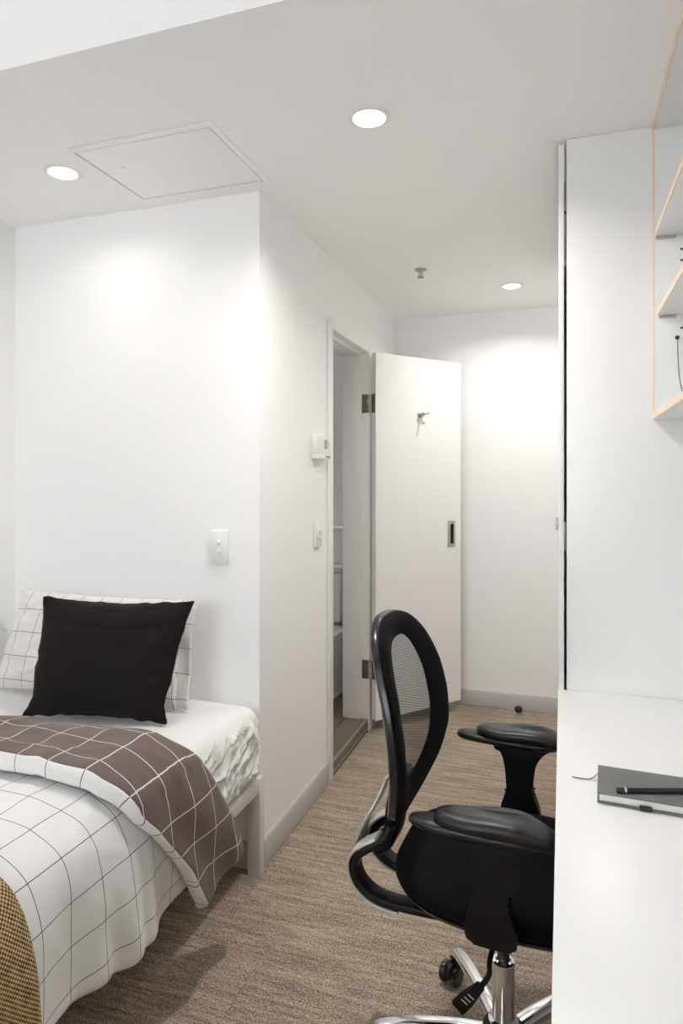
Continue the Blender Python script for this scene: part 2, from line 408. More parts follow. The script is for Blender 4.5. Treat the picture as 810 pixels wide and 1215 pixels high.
bm = bmesh.new(); sweep(bm, catmull([(.312, -DT - .012, z - .004), (.311, -DT - .02, z - .03), (.308, -DT - .034, z - .052), (.307, -DT - .046, z - .045)], 6), circ(.0048, 10), (1, 0, 0)); sweep(bm, catmull([(.312, -DT - .02, z), (.33, -DT - .032, z + .004), (.342, -DT - .04, z + .006)], 5), circ(.0042, 10)); fin('prong', bm, 'steel', hko)

# bathroom seen through the doorway
struct('wall_bathroom_back', [(XL, XB - .12, 4.26, 4.40, 0, ZC)], 'bathwall', 'grey tiled bathroom back wall above the ledge', 'wall')
struct('wall_bathroom_ledge', [(XL, XB - .12, 4.13, 4.26, .06, 1.02)], 'wall', 'low white boxed wall behind the toilet', 'wall')
bm = bmesh.new(); box(bm, XL, XB - .12, 4.115, 4.26, 1.0205, 1.045, .003); tag(fin('trim_2', bm, 'gloss_white'), 'white ledge cap above the toilet cistern', 'ledge', kind='structure')
bf = struct('floor', [(XL, XB - .12, YHD + .10, 4.13, -.1, .056), (XB - .12, XB - .0105, DY0 - .001, DY1 + .001, -.1, .056)], 'grout', 'raised brown tiled bathroom floor', 'floor')
tx = [XL, -1.75, -1.435, -1.12]; ty = [2.2, 2.55, 2.86, 3.17, 3.48, 3.80, 4.13]; tm = {}
for a, b in zip(tx, tx[1:]):
    for c, d in zip(ty, ty[1:]):
        bm = bmesh.new(); box(bm, a + .0015, b - .0015, c + .0015, d - .0015, .0562, .066, .001, 1); fin('floor_tile', bm, 'bathtile', bf)
for c, d in ((DY0, 3.17), (3.17, DY1)):
    bm = bmesh.new(); box(bm, -1.1185, XB - .0115, c + .001, d - .001, .0562, .066, .001, 1); fin('floor_tile', bm, 'bathtile', bf)
TXC = -1.452
tl = thing('toilet', 'white back to wall toilet with cistern inside the bathroom doorway', 'toilet', (TXC, 3.75, .066))
bxo('cistern', (TXC - .14, TXC + .127, 3.955, 4.112, .455, .775), 'porcelain', tl, .018)
bxo('cistern_lid', (TXC - .15, TXC + .137, 3.945, 4.114, .777, .812), 'porcelain', tl, .01)
bm = bmesh.new(); lathe(bm, [(.028, .812), (.028, .817), (.024, .819)], (TXC, 4.03, 0), 20); fin('flush_button', bm, 'chrome', tl)
def pan_ring(z, w, y0, y1, n=48):
    out = []
    for i in range(n):
        a = 2 * PI * i / n; c, q = math.cos(a), math.sin(a); cy = (y0 + y1) / 2
        out.append(Vector((TXC + w * math.copysign(abs(c) ** (.38 if q > 0 else .62), c), cy + (y1 - y0) / 2 * math.copysign(abs(q) ** (.38 if q > 0 else .9), q), z)))
    return out
bm = bmesh.new(); loft(bm, [pan_ring(.067, .178, 3.46, 4.11), pan_ring(.074, .186, 3.45, 4.112), pan_ring(.085, .180, 3.455, 4.112), pan_ring(.20, .180, 3.45, 4.112), pan_ring(.36, .184, 3.42, 4.112), pan_ring(.405, .186, 3.41, 4.112), pan_ring(.412, .180, 3.415, 4.108)]); fin('pan', bm, 'porcelain', tl)
bm = bmesh.new(); loft(bm, [pan_ring(.414, .184, 3.405, 3.938), pan_ring(.424, .189, 3.40, 3.94), pan_ring(.443, .187, 3.402, 3.938), pan_ring(.450, .175, 3.415, 3.928)]); fin('seat_lid', bm, 'plastic_w', tl)

# ceiling fittings
def downlight(x, y, label, watt):
    o = thing('downlight', label, 'downlight', (x, y, ZC), 0, 'recessed ceiling downlights')
    bm = bmesh.new(); lathe(bm, [(.058, ZC - .0004), (.058, ZC - .002), (.054, ZC - .0045), (.046, ZC - .005), (.044, ZC - .003)], (x, y, 0), 48); fin('trim_ring', bm, 'gloss_white', o)
    bm = bmesh.new(); lathe(bm, [(.0435, ZC - .0028), (.0435, ZC - .0048), (.038, ZC - .0062)], (x, y, 0), 40); fin('lens', bm, 'lens', o)
    L = bpy.data.lights.new('downlight_lamp', 'AREA'); L.shape = 'DISK'; L.size = .076; L.energy = watt; L.color = DOWNLIGHT_COL; L.spread = math.radians(150)
    lo = bpy.data.objects.new('downlight_lamp', L); COL.objects.link(lo); lo.parent = o; lo.location = (0, 0, -.0075)
downlight(-.508, 1.77, 'glowing round ceiling downlight above the gap between bed and chair', 8.8)
downlight(-1.549, 1.77, 'glowing round ceiling downlight above the pillows, beside the hatch', 1.1)
downlight(-.249, 3.54, 'small glowing ceiling downlight at the end of the passage', 5.9)
ht = thing('ceiling_hatch', 'square white access hatch flush in the ceiling over the bed', 'hatch', ((HX0 + HX1) / 2, (HY0 + HY1) / 2, ZC))
bm = bmesh.new(); w = .018; z0, z1 = ZC - .0045, ZC - .0004
for b in ((HX0 + .0005, HX1 - .0005, HY0 - w, HY0, z0, ZC + .010), (HX0 - w, HX1 + w, HY1, HY1 + w, z0, z1), (HX0 - w, HX0, HY0 - w, HY1, z0, z1), (HX1, HX1 + w, HY0 - w, HY1, z0, z1)): box(bm, *b)
fin('hatch_frame', bm, 'ceil', ht, smooth=False)
g = .006
bxo('hatch_panel', (HX0 + g, HX1 - g, HY0 + g, HY1 - g, ZC - .003, ZC + .015), 'ceil', ht, .001)
bm = bmesh.new(); lathe(bm, [(.006, ZC - .0032), (.006, ZC - .005), (.004, ZC - .0055)], (-1.34, 1.80, 0), 12); fin('latch', bm, 'gloss_white', ht)
sp = thing('fire_sprinkler', 'small grey pendent sprinkler head on the passage ceiling', 'sprinkler', (-.643, 3.13, ZC))
bm = bmesh.new(); lathe(bm, [(.030, ZC - .0004), (.030, ZC - .003), (.018, ZC - .009), (.012, ZC - .010)], (-.643, 3.13, 0), 24); fin('escutcheon', bm, 'steel', sp)
bm = bmesh.new(); lathe(bm, [(.008, ZC - .0102), (.008, ZC - .018), (.005, ZC - .020), (.004, ZC - .034), (.006, ZC - .036)], (-.643, 3.13, 0), 14)
for s in (-1, 1): sweep(bm, [(-.643 + s * .007, 3.13, ZC - .017), (-.643 + s * .012, 3.13, ZC - .026), (-.643 + s * .005, 3.13, ZC - .035)], circ(.0018, 8), (0, 1, 0))
fin('sprinkler_body', bm, 'steel', sp)
bm = bmesh.new(); lathe(bm, [(.015, ZC - .0365), (.015, ZC - .038), (.010, ZC - .039)], (-.643, 3.13, 0), 18); fin('deflector', bm, 'dsteel', sp)

# switches and thermostat
def switch_plate(name, label, base, axis):
    """axis 'Y': on a wall facing -y; axis 'X': on a wall facing +x"""
    o = thing(name, label, 'light switch', base, 0, 'wall switch plates')
    bx, by, bz = base
    def put(u0, u1, d0, d1, z0, z1, mat, nm, par, bev):
        bm = bmesh.new()
        if axis == 'Y': box(bm, bx + u0, bx + u1, by - d1, by - d0, bz + z0, bz + z1, bev)
        else: box(bm, bx + d0, bx + d1, by + u0, by + u1, bz + z0, bz + z1, bev)
        return fin(nm, bm, mat, par)
    pz = put(-.036, .036, .0005, .013, -.058, .058, 'plastic_w', 'plate', o, .004)
    for dz in (.016, -.016):
        bm = bmesh.new(); c = (bx, by - .0135, bz + dz) if axis == 'Y' else (bx + .0135, by, bz + dz)
        sg = -1 if axis == 'Y' else 1
        lathe(bm, [(.0085, 0), (.0085, sg * .002), (.007, sg * .005), (.003, sg * .0062)], c, 20, axis)
        fin('button', bm, 'plastic_w', o)
switch_plate('light_switch', 'white two button switch plate on the wall beside the pillows', (-1.152, YHD, 1.122), 'Y')
switch_plate('light_switch', 'white two button switch plate below the thermostat by the door frame', (XB, 2.665, 1.128), 'X')
th = thing('thermostat', 'white wall thermostat with small grey display by the door frame', 'thermostat', (XB, 2.68, 1.45))
T0, T1 = 2.598, 2.752
bxo('housing', (XB + .0005, XB + .028, T0, T1, 1.470, 1.547), 'plastic_w', th, .004)
bxo('control_bar', (XB + .0005, XB + .032, T0 + .004, T1, 1.448, 1.4695), 'plastic_w', th, .003)
bxo('display', (XB + .0282, XB + .0295, 2.685, 2.722, 1.492, 1.532), 'plastic_g', th, .0004)
for yy in (2.700, 2.722, 2.740): bxo('button', (XB + .0322, XB + .034, yy - .007, yy + .007, 1.453, 1.464), 'plastic_g', th, .0006)
bxo('slot', (XB + .0282, XB + .0292, 2.737, 2.742, 1.500, 1.525), 'plastic_g', th, .0002)
bxo('indicator', (XB + .0282, XB + .0292, 2.618, 2.622, 1.505, 1.509), 'plastic_g', th, .0002)
# door stop on the carpet
ds = thing('door_stop', 'black rubber ball door stop on a steel disc by the skirting', 'door stop', (-.24, 3.955, 0))
bm = bmesh.new(); lathe(bm, [(.028, .0004), (.028, .004), (.022, .007), (.010, .009), (.009, .016)], (-.24, 3.955, 0), 28); fin('base', bm, 'steel', ds)
bm = bmesh.new(); lathe(bm, [(.010, .0162), (.019, .020), (.0225, .030), (.022, .040), (.016, .049), (.007, .053)], (-.24, 3.955, 0), 24); fin('ball', bm, 'rubber', ds)

# wardrobe (side panel towards the camera, door edges on the passage side)
WY0, WY1 = 2.068, 3.26
wd = thing('wardrobe', 'tall white wardrobe reaching the ceiling beside the desk', 'wardrobe', (.3, 2.66, 0))
bxo('side_panel', (.012, XR - .024, WY0, WY0 + .018, 0, ZC - .001), 'laminate', wd, .0012)
bxo('side_panel', (.012, XR - .024, WY1 - .018, WY1, 0, ZC - .001), 'laminate', wd, .0012)
bxo('back_panel', (XR - .036, XR - .0245, WY0 + .018, WY1 - .018, 0, ZC - .001), 'laminate', wd, .0008)
bxo('divider', (.030, XR - .037, 2.655, 2.673, .118, ZC - .02), 'laminate', wd, .001)
bxo('top_panel', (.016, XR - .037, WY0 + .018, WY1 - .018, ZC - .0195, ZC - .0015), 'laminate', wd, .001)
bxo('bottom_panel', (.016, XR - .037, WY0 + .018, WY1 - .018, .10, .118), 'laminate', wd, .001)
bxo('plinth', (.05, .068, WY0 + .018, WY1 - .018, 0, .0995), 'laminate', wd, .001)
bxo('gap_light_block', (.0048, .0118, WY1 - .030, WY1 - .002, .101, ZC - .015), 'laminate', wd, 0)  # unseen strip added to block light from the far end of the door gap
for a, b, kz in ((WY0 - .001, 2.662, 2.51), (2.666, WY1, 2.80)):
    d = bxo('wardrobe_door', (-.011, .0045, a, b, .10, ZC - .014), 'laminate', wd, .0012)
    bm = bmesh.new(); box(bm, -.024, -.0112, kz - .014, kz + .014, 1.18, 1.207, .002); fin('knob', bm, 'steel', d)
    for z in (2.205, 1.2, .35):
        yy = a + .004 if a < 2.5 else b - .03; bm = bmesh.new(); box(bm, .005, .0112, yy, yy + .026, z - .05, z + .035, .0006); fin('hinge', bm, 'dsteel', d)
# desk
DKZ = .74
dk = thing('desk', 'long white laminate desk built against the wardrobe', 'desk', (.3, 1.2, 0))
bxo('desktop', (-.012, XR - .001, .42, WY0 - .002, DKZ - .033, DKZ), 'laminate', dk, .0012)
bxo('end_panel', (.06, XR - .02, .50, .525, 0, DKZ - .0335), 'laminate', dk, .001)
bxo('end_panel', (.06, XR - .02, WY0 - .030, WY0 - .005, 0, DKZ - .0335), 'laminate', dk, .001)
bxo('modesty_panel', (XR - .045, XR - .027, .5255, WY0 - .0305, .35, DKZ - .0335), 'laminate', dk, .001)
# wall shelf of white faced ply with bare edges
SX = .245; SY1 = WY0 - .002; SY0 = .62
sh = thing('wall_shelf', 'white wall shelf unit with bare birch plywood edges above the desk', 'shelf', (.43, 1.35, 1.53))
def board(name, b, edge):
    """edge: box of the ply front strip"""
    o = bxo(name, b, 'laminate', sh, .0008); bm = bmesh.new(); box(bm, *edge, .0006, 1); fin('ply_edge', bm, 'ply', o); return o
e = .0012; TK = .018
sd = board('side', (SX + e, XR - .001, SY1 - TK, SY1, 1.531, ZC - .002), (SX - .002, SX + e - .0001, SY1 - TK, SY1, 1.531, ZC - .002))
board('side', (SX + e, XR - .001, SY0, SY0 + TK, 1.531, ZC - .002), (SX - .002, SX + e - .0001, SY0, SY0 + TK, 1.531, ZC - .002))
for nm, z, ins in (('bottom', 1.531, 0), ('top', ZC - .002 - TK, 0), ('shelf', 1.818, .008), ('shelf', 2.040, .003)):
    a, b = SY0 + TK + .0005, SY1 - TK - .0005
    board(nm, (SX + e + ins, XR - .001, a, b, z, z + TK), (SX - .002 + ins, SX + e - .0001 + ins, a, b, z, z + TK))
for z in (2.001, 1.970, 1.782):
    bm = bmesh.new(); lathe(bm, [(.0032, 0), (.0032, -.0012)], (.314, SY1 - TK - .0003, z), 12, 'Y'); fin('pin_hole_shade', bm, 'rubber', sd)  # black discs painted in for the shade inside the shelf pin holes
for z, xa, xb in ((2.040, SX + .004, .30), (1.818, SX + .012, .30)):
    bm = bmesh.new(); box(bm, xa, xb, SY1 - TK - .010, SY1 - TK - .0005, z - .006, z - .0008, .001); fin('shelf_bracket', bm, 'steel', sd)
cd = thing('hanging_cord', 'thin grey cord hanging from a black clip inside the wall shelf', 'cord', (.303, SY1 - TK - .008, 1.755))
yc = SY1 - TK - .006
bm = bmesh.new(); lathe(bm, [(.0055, .0052), (.0055, 0), (.004, -.006)], (.303, yc, 1.755), 14, 'Y'); fin('clip', bm, 'rubber', cd)
bm = bmesh.new(); sweep(bm, catmull([(.303, yc - .002, 1.752), (.304, yc - .003, 1.70), (.308, yc - .003, 1.64), (.320, yc - .004, 1.59), (.35, yc - .01, 1.5545), (.40, yc - .03, 1.5525), (.44, yc - .10, 1.5525)], 8), circ(.0012, 6), (0, 1, 0)); fin('cord', bm, 'ribbon', cd)

# notebook and pencil on the desk
nb = thing('notebook', 'charcoal hardcover notebook with ribbon lying on the desk', 'notebook', (.175, 1.42, DKZ), math.radians(-3.5))
nl, nw = .108, .066
bm = bmesh.new(); box(bm, -nl, nl, -nw, nw, .0004, .0042, .001); box(bm, nl - .002, nl + .001, -nw, nw, .0004, .0210, .001); fin('back_cover', bm, 'notecover', nb)
bxo('page_block', (-nl + .004, nl - .0035, -nw + .004, nw - .004, .0044, .0178), 'paper', nb, .0006)
bxo('front_cover', (-nl, nl, -nw, nw, .0180, .0210), 'notecover', nb, .001)
bm = bmesh.new(); box(bm, -.034, -.012, -nw - .0045, -nw + .001, .0008, .0105, .002); fin('pen_loop', bm, 'elastic', nb)
bm = bmesh.new(); sweep(bm, catmull([(-.06, .035, .0175), (-.104, .036, .0150), (-.116, .0355, .006), (-.125, .034, .0016), (-.142, .032, .0012), (-.158, .033, .0012)], 6), rrect(.0045, .0007, .0003, 1)); fin('ribbon', bm, 'ribbon', nb)
pc = thing('pencil', 'black pencil with a silver ring lying on the notebook', 'pencil', (.185, 1.395, DKZ + .0212), math.radians(17))
bm = bmesh.new(); lathe(bm, [(.0046, -.09), (.0051, -.0893), (.0051, -.0765)], (0, 0, .0054), 12, 'X'); lathe(bm, [(.0051, -.0725), (.0051, .075), (.0012, .095)], (0, 0, .0054), 12, 'X'); fin('barrel', bm, 'pencil', pc)
bm = bmesh.new(); lathe(bm, [(.0051, -.0765), (.0053, -.076), (.0053, -.073), (.0051, -.0725)], (0, 0, .0054), 12, 'X'); fin('ring', bm, 'silver', pc)

# ------------------------------------------------------------------ bed
BX0, BX1, BY0, BY1 = -2.035, -.977, .055, 2.095
bd = thing('bed_frame', 'white metal bed frame with square legs', 'bed frame', (-1.5, 1.08, 0))
for x in (BX0, BX1 - .048):
    for y in (BY0, BY1 - .036 - .003):
        bxo('leg', (x, x + .048, y, y + .036, .0, .338), 'bedmetal', bd, .0025)
for x in (BX0 + .004, BX1 - .044): bxo('side_rail', (x, x + .040, BY0 + .0365, BY1 - .0395, .290, .336), 'bedmetal', bd, .003)
for y in (BY0 + .003, BY1 - .036): bxo('end_rail', (BX0 + .0485, BX1 - .0485, y, y + .030, .290, .336), 'bedmetal', bd, .003)
for x, s in ((BX1 - .046, 1),):
    bm = bmesh.new(); prism(bm, [(0, 0), (.042, 0), (0, -.042)], lambda a, b, d: (d, BY1 - .040 - a, .2895 + b), BX1 - .040, BX1 - .036); fin('corner_gusset', bm, 'bedmetal', bd)
sb = bmesh.new(); box(sb, BX0 + .0445, BX1 - .0445, -.035, .035, .308, .322, .002); so = None
for i in range(14):
    if so is None: so = fin('slat', sb, 'bedmetal', bd); o = so
    else: o = so.copy(); COL.objects.link(o); o.parent = bd
    o.location.y = BY0 + .12 + i * .139 - OFF[bd.name].y * 0 - (0 if i == 0 else 0)
    o.location.y = (BY0 + .12 + i * .139)
# mattress with wrinkled fitted sheet
MX0, MX1, MY0, MY1, MZ0, MZ1 = -2.030, -.988, .10, 2.085, .338, .588
mt = thing('mattress', 'mattress in a creased white fitted sheet', 'mattress', ((MX0 + MX1) / 2, (MY0 + MY1) / 2, MZ0))
def mat_section():
    """(x, z, nx, nz) loop, dense on the right hand side"""
    r = .055; out = []
    def arc(cx, cz, a0, n):
        for i in range(n): a = math.radians(a0 + 90 * i / n); out.append((cx + r * math.cos(a), cz + r * math.sin(a), math.cos(a), math.sin(a)))
    n1 = 44
    rb = .03
    for i in range(8):
        a = math.radians(-90 + 90 * i / 8); out.append((MX1 - rb + rb * math.cos(a), MZ0 + rb + rb * math.sin(a), math.cos(a), math.sin(a)))
    for i in range(n1): out.append((MX1, lerp(MZ0 + rb, MZ1 - r, i / n1), 1, 0))
    arc(MX1 - r, MZ1 - r, 0, 16)
    for i in range(40): out.append((lerp(MX1 - r, MX0 + r, i / 40), MZ1, 0, 1))
    arc(MX0 + r, MZ1 - r, 90, 6)
    for i in range(4): out.append((MX0, lerp(MZ1 - r, MZ0 + rb, i / 4), -1, 0))
    out.append((MX0, MZ0 + rb, -1, 0)); out.append((MX0 + rb, MZ0, 0, -1)); out.append(((MX0 + MX1) / 2, MZ0, 0, -1))
    return out
sec = mat_section()
def crease(y, z):
    """creases fanning down from the top head corner of the side"""
    dy, dz = MY1 + .06 - y, MZ1 + .06 - z
    ang = math.atan2(dz, dy); rad = math.hypot(dy, dz)
    w = nz(y * 7, z * 7, 3.3)
    f = 0
    for k, (fa, amp) in enumerate(((5.0, .014), (11.0, .013), (23.0, .006))):
        q = nz(ang * fa + w * .55 + k * 7, rad * 3.2, k * 5.1)
        f += amp * (1 - min(1, abs(q) * 4.2)) ** 2
    q = nz((y - .7 * z) * 19 + w * 1.3, (y + z) * 4, 9.1); f += .010 * (1 - min(1, abs(q) * 4)) ** 2
    return f - .006
ysn = [MY0 + (MY1 - MY0) * (i / 30) * .6 for i in range(30)] + [lerp(MY0 + (MY1 - MY0) * .6, MY1, i / 200) for i in range(201)]
rings = []
for y in ysn:
    e0 = min(y - MY0, MY1 - y); r = .05
    ins = 0 if e0 >= r else r - math.sqrt(max(0, r * r - (r - e0) ** 2))
    ring = []
    for x, z, nx, nzv in sec:
        d = 0
        sidew = max(0, nx) if nzv >= 0 else max(0, nx) * .6
        if sidew > 0:
            d = crease(y, z) * (sidew ** .7) * (1 - sm(.05, .75, nzv)) * sm(0, .03, z - MZ0) * (1 - sm(.97, 1.0, y / MY1) * .6)
            vis = sm(1.50, 1.72, y); d = d * vis - .010 * (1 - vis)
            d += .012 * math.sin(PI * (z - MZ0) / (MZ1 - MZ0)) * sidew * vis
        if nzv > .5: d += .003 * nz(x * 6, y * 6, 1) + .0015 * nz(x * 22, y * 9, 4)
        d -= ins
        cz = z + nzv * d
        ring.append(Vector((x + nx * d, y, max(cz, MZ0 - .001))))
    rings.append(ring)
bm = bmesh.new(); loft(bm, rings); fin('fitted_sheet', bm, 'sheet', mt, angle=80)

# profile shared by the bedding: from the wall side over the top and down the right side (x, z)
PROF = catmull([(-2.005, 0, .606), (-1.97, 0, .624), (-1.8, 0, .640), (-1.5, 0, .646), (-1.25, 0, .644), (-1.10, 0, .638), (-1.03, 0, .622), (-.975, 0, .588), (-.945, 0, .530), (-.932, 0, .45), (-.927, 0, .36), (-.927, 0, .24), (-.927, 0, .14)], 14)
ARC = [0]
for a, b in zip(PROF, PROF[1:]): ARC.append(ARC[-1] + (b - a).length)
def prof(s):
    """point (x,z) and outward normal at arc length s"""
    s = max(0, min(ARC[-1] - 1e-5, s)); k = 0
    import bisect
    k = min(len(ARC) - 2, max(0, bisect.bisect_right(ARC, s) - 1)); t = (s - ARC[k]) / (ARC[k + 1] - ARC[k])
    p = PROF[k].lerp(PROF[k + 1], t); d = (PROF[min(k + 2, len(PROF) - 1)] - PROF[max(k - 1, 0)]).normalized()
    return p.x, p.z, -d.z, d.x
def s_at_z(z):
    for k in range(len(PROF) - 1, 0, -1):
        if PROF[k].z >= z: return ARC[k] + (ARC[k + 1] - ARC[k]) * ((PROF[k].z - z) / (PROF[k].z - PROF[k + 1].z)) if k + 1 < len(PROF) else ARC[k]
    return ARC[-1]
S_SH = s_at_z(.585)          # shoulder
S_HEM = s_at_z(.275)
def dwave(s, y):
    """relief of the duvet surface"""
    side = sm(S_SH - .06, S_SH + .10, s); low = sm(S_SH, S_HEM, s)
    top = .010 * nz(s * 3.2, y * 3.2, 2) + .005 * nz(s * 9, y * 7, 5)
    top += .004 * (1 - min(1, abs(nz(s * 7 + y * 4, y * 9 - s * 3, 8)) * 4))
    f = top * (1 - .5 * side)
    f += low * (.020 * math.sin(y * 15 + 1.2 + 2.2 * nz(y * 3, 1.7, 0)) * sm(.9, 1.15, y) + .012 * nz(y * 13, s * 3, 6))
    # pinched fold low on the side
    q = (y - 1.20) - (s - S_SH) * .10; f -= .024 * math.exp(-(q / .028) ** 2) * sm(S_SH + .10, S_HEM, s)
    q = (y - 1.31) - (s - S_SH) * .05; f -= .018 * math.exp(-(q / .022) ** 2) * sm(S_SH + .05, S_HEM, s)
    return max(f, -.016 * side - .014 * (1 - side)) if s < S_HEM - .12 else f
def yb_(s, send):
    q = s - S_SH
    return interp([(-1.2, 1.485), (-.55, 1.505), (-.30, 1.53), (-.08, 1.565), (.05, 1.63), (.20, 1.705), (.40, 1.765)], q) + .006 * nz(s * 5, 1, 2)
def yf_(s, send):
    q = s - S_SH
    return interp([(-1.2, 1.245), (-.55, 1.245), (-.25, 1.25), (-.06, 1.262), (.03, 1.305), (.12, 1.385), (.22, 1.462), (.40, 1.565)], q) + .008 * nz(s * 6, 4, 2)
dv = thing('duvet', 'white black-lined check duvet turned back to a taupe check reverse', 'duvet', (-1.5, .9, MZ1))
NU, NV = 150, 170; DYa, DYb = .02, 1.60
def dco(i, j):
    v = j / (NV - 1); sg = S_HEM * (i / (NU - 1)); y = lerp(DYa, yb_(sg, 0) - .05, v)
    hem = S_HEM + .018 * math.sin(y * 9.0 + 2) + .02 * sm(1.15, .9, y)
    s = hem * (i / (NU - 1)); x, z, nx, nzz = prof(s); d = dwave(s, y)
    # rounded hem
    if s > hem - .02: d -= .012 * ((s - hem + .02) / .02) ** 2
    dz = -.015 * sm(.94, 1.0, v) * (1 - sm(S_SH - .1, S_SH, s))
    return Vector((x + nx * d, y, z + nzz * d + dz)), (s - S_SH + .045 + .09 * 20, y + .022)
me = grid_mesh('cover', NU, NV, dco)
o = link_mesh('cover', me, 'grid_w', dv, angle=80)
so_ = o.modifiers.new('thickness', 'SOLIDIFY'); so_.thickness = .022; so_.offset = -1
# turned-back band: taupe top, white front roll
SF = [i / 119 for i in range(120)]
def send_(t): return lerp(s_at_z(.275), s_at_z(.222), sm(0, 1, t))
TOPO = [(.10, .003), (.03, .006), (.0, .016), (.004, .028), (.02, .038), (.05, .043)] + [(.05 + .92 * k / 30, .046) for k in range(1, 31)]
FRONT = [(.972, .0462), (.985, .044), (.996, .038), (1.0, .030), (1.0, .018), (.994, .009), (.97, .004), (.85, .002)]
def fold_pt(u, t, o):
    se = send_(t); s = se * u
    y = lerp(yb_(s, se), yf_(s, se), t)
    x, z, nx, nzz = prof(s)
    top = 1 - sm(S_SH - .05, S_SH + .08, s)
    puff = .008 * math.sin(PI * t) + .009 * nz(s * 4, t * 2.4, 3) + .006 * nz(s * 11, t * 3, 6) * top
    puff += .010 * (1 - top) * math.sin(t * 7 + s * 5) * sm(S_SH, S_SH + .3, s)
    k = (o / .046)
    endr = 1 - ((s - (se - .03)) / .03) ** 2 * .75 if s > se - .03 else 1
    d = lerp(.005, .010, top) + o * (.75 if top < .5 else lerp(.75, 1, top)) * endr + (puff * k if o > .01 else 0) + max(dwave(s, y), -.005) * (1 if t > .15 else .5)
    dz = -.018 * (1 - sm(0, .35, t)) * top
    return Vector((x + nx * d, y, z + nzz * d + dz)), (s - S_SH + .055 + 1.8, -y + 1.9 + .02 * o)
for nm, loop, mat in (('turned_back_reverse', TOPO, 'grid_t'), ('rolled_edge', FRONT, 'grid_w')):
    me = grid_mesh(nm, len(SF), len(loop), lambda i, j: fold_pt(SF[i], loop[j][0], loop[j][1]), flip=True)
    ob = link_mesh(nm, me, mat, dv, angle=80)
    so_ = ob.modifiers.new('thickness', 'SOLIDIFY'); so_.thickness = .0035; so_.offset = -1
# close the hanging end of the fold with the white lining
me = grid_mesh('fold_end', 2, 40, lambda i, j: fold_pt(1.0, .02 + .97 * j / 39, .046 if i else .003))
link_mesh('end_seam', me, 'grid_t', dv, angle=80)

# woven throw across the foot
tw = thing('throw_blanket', 'mustard basket weave throw laid over the foot of the bed', 'blanket', (-1.5, .7, .66))
NU, NV = 130, 70
def tco(i, j):
    v = j / (NV - 1); s = s_at_z(.17) * (i / (NU - 1)); q = s - S_SH
    y1 = .965 + .02 * sm(.0, .25, q) + .012 * nz(s * 5, 3, 1) + .02 * sm(.2, .4, q); y0 = .34 + .02 * nz(s * 4, 7, 3)
    y = lerp(y0, y1, v); x, z, nx, nzz = prof(s)
    low = sm(S_SH, s_at_z(.2), s)
    d = .016 + dwave(s, y) * (1 - .5 * low) + low * .012 * math.sin(y * 30 + 3 * nz(y * 4, s, 2)) + .004 * nz(s * 12, y * 12, 4) + .010 * low
    if v > .96: d -= .006 * ((v - .96) / .04) ** 2
    return Vector((x + nx * d, y, z + nzz * d)), (s, y)
me = grid_mesh('woven_cloth', NU, NV, tco); o = link_mesh('woven_cloth', me, 'throw', tw, angle=80)
so_ = o.modifiers.new('thickness', 'SOLIDIFY'); so_.thickness = .008; so_.offset = -.2

# pillows and cushion
def pillow_mesh(name, w, h, T, seed, pinch=.05, sag=.0, n=44, wr=.006, key=0, notch=0, crs=0):
    """w along local x, h along local y (up when standing); thickness along z. returns closed mesh with UV"""
    vs, uv, fs = [], [], []
    def P(a, b, side):
        ea, eb = 1 - abs(a) ** 2.4, 1 - abs(b) ** 2.4
        tk = T * (max(ea, 0) ** .55) * (max(eb, 0) ** .55)
        x = a * w / 2 * (1 - pinch * (1 - b * b) * abs(a) ** 3) * (1 - key * b) * (1 - notch * math.exp(-((b + .70) / .24) ** 2)); y = b * h / 2 * (1 - pinch * (1 - a * a) * abs(b) ** 3)
        y -= 0
        tk *= 1 + sag * (-b)
        z = side * tk
        e = min(1, (ea * eb) * 3)
        z += side * e * (wr * nz(a * 2.5 + seed, b * 2.5, seed) + wr * .6 * (1 - min(1, abs(nz(a * 4 + seed, b * 6 - a * 3, seed + 3)) * 4)))
        for bc, am in ((.48, 1), (-.30, .8), (.05, .4)): z -= side * e * crs * am * math.exp(-((b - bc - .06 * math.sin(a * 3 + bc * 9)) / .045) ** 2) * (.4 + .6 * abs(nz(a * 2 + bc, 3, seed)) * 2)
        edge = 1 - e
        x += edge * .004 * nz(a * 5, b * 7, seed + 9); y += edge * .006 * nz(a * 7, b * 5, seed + 5)
        z += edge * .010 * nz(a * 3, b * 3, seed + 6)
        return Vector((x, y, z))
    idx = {}
    for side in (1, -1):
        for i in range(n + 1):
            for j in range(n + 1):
                rim = i in (0, n) or j in (0, n)
                if side == -1 and rim: idx[(side, i, j)] = idx[(1, i, j)]; continue
                a = math.sin((i / n - .5) * PI); b = math.sin((j / n - .5) * PI)
                idx[(side, i, j)] = len(vs); vs.append(P(a, b, side)); uv.append((a * w / 2 + 1.037, b * h / 2 + 1.04))
        for i in range(n):
            for j in range(n):
                q = (idx[(side, i, j)], idx[(side, i + 1, j)], idx[(side, i + 1, j + 1)], idx[(side, i, j + 1)])
                fs.append(q if side == 1 else tuple(reversed(q)))
    me = bpy.data.meshes.new(name); me.from_pydata([tuple(v) for v in vs], [], fs); ul = me.uv_layers.new(name='UVMap')
    for l in me.loops: ul.data[l.index].uv = uv[l.vertex_index]
    rim = [vs[idx[(1, i, 0)]] for i in range(n)] + [vs[idx[(1, n, j)]] for j in range(n)] + [vs[idx[(1, i, n)]] for i in range(n, 0, -1)] + [vs[idx[(1, 0, j)]] for j in range(n, 0, -1)]
    return me, rim
